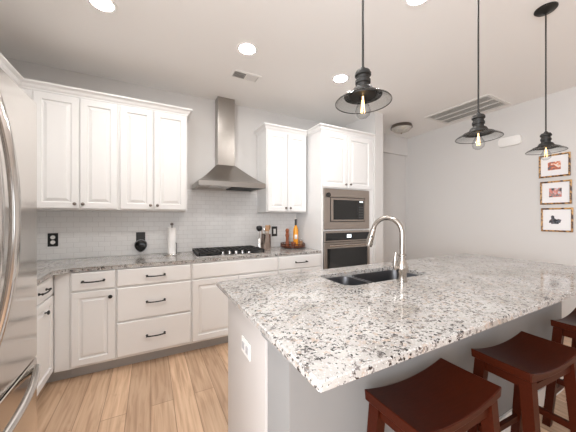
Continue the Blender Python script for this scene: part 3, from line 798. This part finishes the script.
# ---------------------------------------------------------------- right wall
t = thing('door_chime', 'white rounded rectangular chime box high on the right wall', 'door chime', (XR-.0005, 1.650, 2.318), -PI/2)
b = MB(); b.prism(rrect(-.122, -.058, .122, .058, .034, 6), 'y', -.040, 0, .006); b.build('chime_cover', M['plastic'], t, smooth=True)
def picture(y0, y1, z0, z1, label, pm, blobs):
    t = thing('picture_frame', label, 'picture', (XR-.001, (y0+y1)/2, (z0+z1)/2), -PI/2, 'framed pictures on the right wall')
    w = (y1-y0)/2; h = (z1-z0)/2; f = .013
    b = MB()
    b.tube([(-w, -.012, h-f*.5), (w, -.012, h-f*.5)], f*.75, n=8); b.tube([(-w, -.012, -h+f*.5), (w, -.012, -h+f*.5)], f*.75, n=8)
    b.tube([(-w+f*.5, -.012, -h), (-w+f*.5, -.012, h)], f*.75, n=8); b.tube([(w-f*.5, -.012, -h), (w-f*.5, -.012, h)], f*.75, n=8)
    b.build('frame', M['bamboo'], t)
    MB().box(-w+f*.8, -.008, -h+f*.8, w-f*.8, -.001, h-f*.8).build('mat_board', M['cream'], t)
    b = MB(); x0, x1, zz0, zz1 = blobs; b.box(x0, -.0095, zz0, x1, -.0085, zz1); b.build('print', pm, t)
    return t
p1 = photo_mat('print_red_scene', [(.36, (.10, .12, .14)), (.46, (.45, .10, .05)), (.56, (.80, .30, .15)), (.64, (.85, .80, .76))], 28, 1.3)
p2 = photo_mat('print_truck_scene', [(.38, (.05, .05, .06)), (.48, (.28, .26, .26)), (.56, (.70, .18, .12)), (.66, (.55, .60, .66))], 34, 5.2)
p3 = photo_mat('print_dark_scene', [(.40, (.02, .02, .025)), (.52, (.12, .13, .16)), (.60, (.10, .05, .04))], 40, 8.4)
picture(1.097, 1.362, 1.797, 2.058, 'bamboo-framed picture with a red and orange print, top of the column of three', p1, (-.055, .055, -.05, .045))
picture(1.087, 1.350, 1.478, 1.745, 'bamboo-framed picture with a red and grey print, between the other two', p2, (-.055, .052, -.052, .052))
t = picture(1.076, 1.342, 1.158, 1.430, 'bamboo-framed picture with a small dark silhouette print, lowest of three', p3, (-.046, .018, -.048, -.030))
b = MB(); b.prism([(-.066, -.036), (-.020, -.036), (.030, -.034), (.040, .000), (.015, .010), (.000, .004), (-.018, .018), (-.022, .046), (-.038, .052), (-.048, .040), (-.045, .010), (-.062, -.010)], 'y', -.0096, -.0086)
b.build('print', p3, t)

# ---------------------------------------------------------------- backsplash outlets
def black_outlet(x, z, label, w=.072, h=.122):
    t = thing('wall_outlet', label, 'outlet', (x, D-.0085, z), 0)
    MB().box(-w/2, -.007, -h/2, w/2, 0, h/2, .002).build('cover_plate', M['black'], t)
    return t
t = black_outlet(-.836, 1.105, 'black duplex outlet with white sockets under the leftmost wall cabinet', .078, .128)
for s_ in (-1, 1): MB().lathe([(0, 0), (.019, 0), (.018, .003), (0, .003)], n=20, mtx=Matrix.Translation((0, -.007, s_*.024)) @ Matrix.Rotation(PI/2, 4, 'X')).build('socket', M['plastic'], t)
t = black_outlet(1.520, 1.130, 'black outlet plate with white insert behind the utensil crock', .082, .135)
MB().box(-.018, -.0095, -.035, .018, -.0072, .035, .001).build('switch_insert', M['plastic'], t)
t = black_outlet(-.098, 1.085, 'black outlet plate behind the black plug-in warmer, left of the paper towels', .088, .150)
t = thing('plug_in_warmer', 'rounded black plug-in device on the outlet left of the paper towels', 'plug-in device', (-.096, D-.0165, 1.022))
b = MB(); pts = [(.056*math.cos(a), .050*math.sin(a)+(.004 if math.sin(a) > 0 else -.022*max(0, -math.sin(a))**3)) for a in [2*PI*k/32 for k in range(32)]]
b.prism(pts, 'y', -.050, 0, .010); b.build('device_body', M['bglass'], t, smooth=True)
pts2 = [(x*1.1, z*1.1) for x, z in pts]
b = MB(); b.prism(pts2, 'y', -.018, -.004, .003); b.build('device_rim', simple('smoke_grey', (.22, .23, .25), .25, bump=.01), t, smooth=True)

# ---------------------------------------------------------------- things on the back counter
t = thing('paper_towel_holder', 'upright paper towel holder with a steel base, between warmer and cooktop', 'paper towel holder', (.205, 3.11, .9145))
MB().lathe([(0, 0), (.078, 0), (.080, .004), (.076, .010), (.015, .014), (0, .014)], n=32).build('base_disc', M['steel'], t, smooth=True)
MB().cyl((0, 0, .014), (0, 0, .318), .006, n=12).build('rod', M['steel'], t)
MB().lathe([(0, 0), (.012, .002), (.017, .014), (.013, .028), (0, .034)], (0, 0, .318), 18).build('finial', M['pewter'], t, smooth=True)
MB().tube([(.042, -.048, .012), (.044, -.050, .08), (.044, -.050, .125), (.036, -.040, .130)], .0035, n=8).build('spring_arm', M['bronze'], t, smooth=True)
o = MB().lathe([(.012, .0145), (.043, .0145), (.043, .295), (.012, .295)], n=32, closed=True).build('paper_towel_roll', M['paper'], loc=(.205, 3.11, .9145), smooth=True)
tag(o, 'slim white paper towel roll standing on the upright holder', 'paper towels')

def lathe_thing(name, label, cat, loc, prof, m, n=28, group=None):
    o = MB().lathe(prof, n=n).build(name, m, loc=loc, smooth=True); return tag(o, label, cat, group)
CRX, CRY = 1.305, 3.08
lathe_thing('utensil_crock', 'tall copper-toned steel crock of utensils right of the cooktop', 'utensil crock', (CRX, CRY, .9145), [(0, 0), (.062, 0), (.064, .004), (.064, .190), (.067, .195), (.064, .198), (.060, .194), (.060, .008), (0, .008)], M['copper'])
def utensil(name, label, dx, dy, tilt, L_, m, head):
    t = thing(name, label, 'kitchen utensil', (CRX+dx*.4, CRY+dy*.4, .924)); t['group'] = 'utensils in the crock'
    top = Vector((dx, dy, L_))
    MB().tube([(0, 0, 0), tuple(top*.5), tuple(top)], .005, n=8).build('handle', m, t, smooth=True)
    mt = Matrix.Translation(top) @ top.to_track_quat('Z', 'Y').to_matrix().to_4x4()
    if head == 'spoon': MB().lathe([(0, -.005), (.012, .0), (.024, .02), (.028, .038), (.022, .058), (0, .068)], n=16, mtx=mt @ Matrix.Diagonal((1, .3, 1, 1))).build('bowl', m, t, smooth=True)
    elif head == 'spat': MB().box(-.028, -.003, 0, .028, .003, .075, .002, mt).build('blade', m, t)
    else: MB().lathe([(0, -.005), (.014, .0), (.030, .02), (.034, .038), (.026, .056), (0, .064)], n=16, mtx=mt @ Matrix.Diagonal((1, .75, 1, 1))).build('bowl', m, t, smooth=True)
utensil('serving_spoon', 'wooden spoon leaning to the right in the crock', .035, .01, 0, .235, M['woodl'], 'spoon')
utensil('spatula', 'wooden spatula upright in the crock', .0, -.03, 0, .225, M['woodl'], 'spat')
utensil('serving_spoon', 'pinkish wooden spoon at the left rim of the crock', -.030, .025, 0, .23, M['woodl'], 'spoon')
utensil('whisk', 'steel spoon standing at the back of the crock', .01, .04, 0, .22, M['chrome'], 'spoon')
# black ladle and steel salt grinder beside crock, left
t = thing('standing_ladle', 'steel stand beside the crock holding a round black ladle head', 'kitchen utensil', (1.203, 3.05, .9145))
MB().lathe([(0, 0), (.034, 0), (.034, .004), (.028, .010), (.026, .14), (.022, .146), (0, .146)], n=22).build('stand', M['chrome'], t, smooth=True)
MB().cyl((0, 0, .146), (0, 0, .245), .006, n=10).build('handle', M['chrome'], t)
MB().lathe([(0, .232), (.018, .236), (.034, .256), (.039, .278), (.032, .298), (0, .308)], n=22).build('ladle_head', M['black'], t, smooth=True)

TRX, TRY = 1.697, 3.08
t = thing('lazy_susan', 'round dark wooden lazy susan tray with a raised rail, near the oven tower', 'tray', (TRX, TRY, .9145))
MB().lathe([(0, 0), (.10, 0), (.10, .012), (0, .012)], n=28).build('base', M['tray'], t)
MB().lathe([(0, .0125), (.162, .0125), (.166, .018), (.166, .034), (.160, .036), (.155, .030), (0, .030)], n=44).build('tray_plate', M['tray'], t, smooth=True)
TZ = .9145+.0305
MB().lathe([(.155, .056), (.166, .056), (.166, .064), (.155, .064)], n=44, closed=True).build('rail', M['tray'], t, smooth=True)
for k in range(16):
    a = 2*PI*k/16; MB().cyl((.161*math.cos(a), .161*math.sin(a), .034), (.161*math.cos(a), .161*math.sin(a), .057), .004, n=8).build('spindle', M['tray'], t)
def amber():
    m, nt, b = mat('amber_oil'); b.inputs['Base Color'].default_value = (.85, .34, .03, 1); b.inputs['Roughness'].default_value = .12
    n = nt.nodes.new('ShaderNodeTexNoise'); n.inputs['Scale'].default_value = 20
    r = ramp(nt, n.outputs['Fac'], [(.3, (.72, .24, .02)), (.7, (.95, .45, .05))]); nt.links.new(r.outputs[0], b.inputs['Base Color']); return m
t = thing('oil_bottle', 'tall amber bottle with dark neck and pale label on the lazy susan', 'bottle', (1.735, 3.06, TZ)); t.scale = (1.05, 1.05, 1.17)
MB().lathe([(0, 0), (.032, 0), (.034, .006), (.034, .170), (.030, .195), (.015, .225), (.013, .232), (0, .232)], n=26).build('bottle_body', amber(), t, smooth=True)
MB().lathe([(.0, .232), (.014, .232), (.013, .290), (.016, .292), (.016, .302), (0, .302)], n=20).build('neck', M['black'], t, smooth=True)
MB().lathe([(0, .302), (.008, .302), (.007, .318), (0, .320)], n=14).build('stopper', M['plastic'], t, smooth=True)
b = MB(); bm = b.bm; pr = []
for k in range(13):
    a = math.radians(-145+k*5); pr.append((bm.verts.new((.0346*math.cos(a), .0346*math.sin(a), .075)), bm.verts.new((.0346*math.cos(a), .0346*math.sin(a), .125))))
for A, B in zip(pr, pr[1:]): bm.faces.new((A[0], B[0], B[1], A[1]))
lb = b.build('label', M['cream'], t, smooth=True); md = lb.modifiers.new('thick', 'SOLIDIFY'); md.thickness = .0008; md.offset = 1
t = thing('pepper_mill', 'reddish turned wooden pepper mill on the left of the lazy susan', 'pepper mill', (1.610, 3.07, TZ)); t.scale = (1, 1, 1.2)
MB().lathe([(0, 0), (.030, 0), (.031, .012), (.024, .030), (.019, .060), (.020, .095), (.026, .110), (.026, .120), (0, .120)], n=24).build('mill_body', M['mahog'], t, smooth=True)
MB().lathe([(0, .121), (.023, .121), (.025, .130), (.018, .142), (.022, .158), (.025, .172), (.018, .188), (.008, .193), (0, .194)], n=24).build('mill_head', M['mahog'], t, smooth=True)
t = thing('salt_cellar', 'squat reddish wooden cellar between the mill and the amber bottle', 'salt cellar', (1.665, 3.00, TZ))
MB().lathe([(0, 0), (.028, 0), (.032, .010), (.032, .038), (0, .038)], n=24).build('cellar_bowl', M['mahog'], t, smooth=True)
MB().lathe([(0, .0385), (.033, .0385), (.030, .048), (.010, .052), (.008, .060), (0, .062)], n=24).build('lid', M['mahog'], t, smooth=True)
t = thing('glass_cruet', 'small clear glass cruet at the back of the lazy susan', 'cruet', (1.665, 3.135, TZ))
MB().lathe([(0, 0), (.024, 0), (.026, .01), (.026, .09), (.012, .12), (.010, .15), (.012, .155), (0, .155)], n=22).build('cruet_body', M['glass'], t, smooth=True)
MB().lathe([(0, .156), (.010, .156), (.012, .168), (0, .176)], n=16).build('stopper', M['chrome'], t, smooth=True)
t = thing('spice_jar', 'small jar with steel lid on the right of the lazy susan', 'jar', (1.815, 3.06, TZ))
MB().lathe([(0, 0), (.022, 0), (.023, .006), (.023, .062), (0, .062)], n=20).build('jar_body', simple('spice_brown', (.35, .20, .10), .4, var=.3), t, smooth=True)
MB().lathe([(0, .0625), (.024, .0625), (.024, .078), (0, .080)], n=20).build('lid', M['chrome'], t, smooth=True)
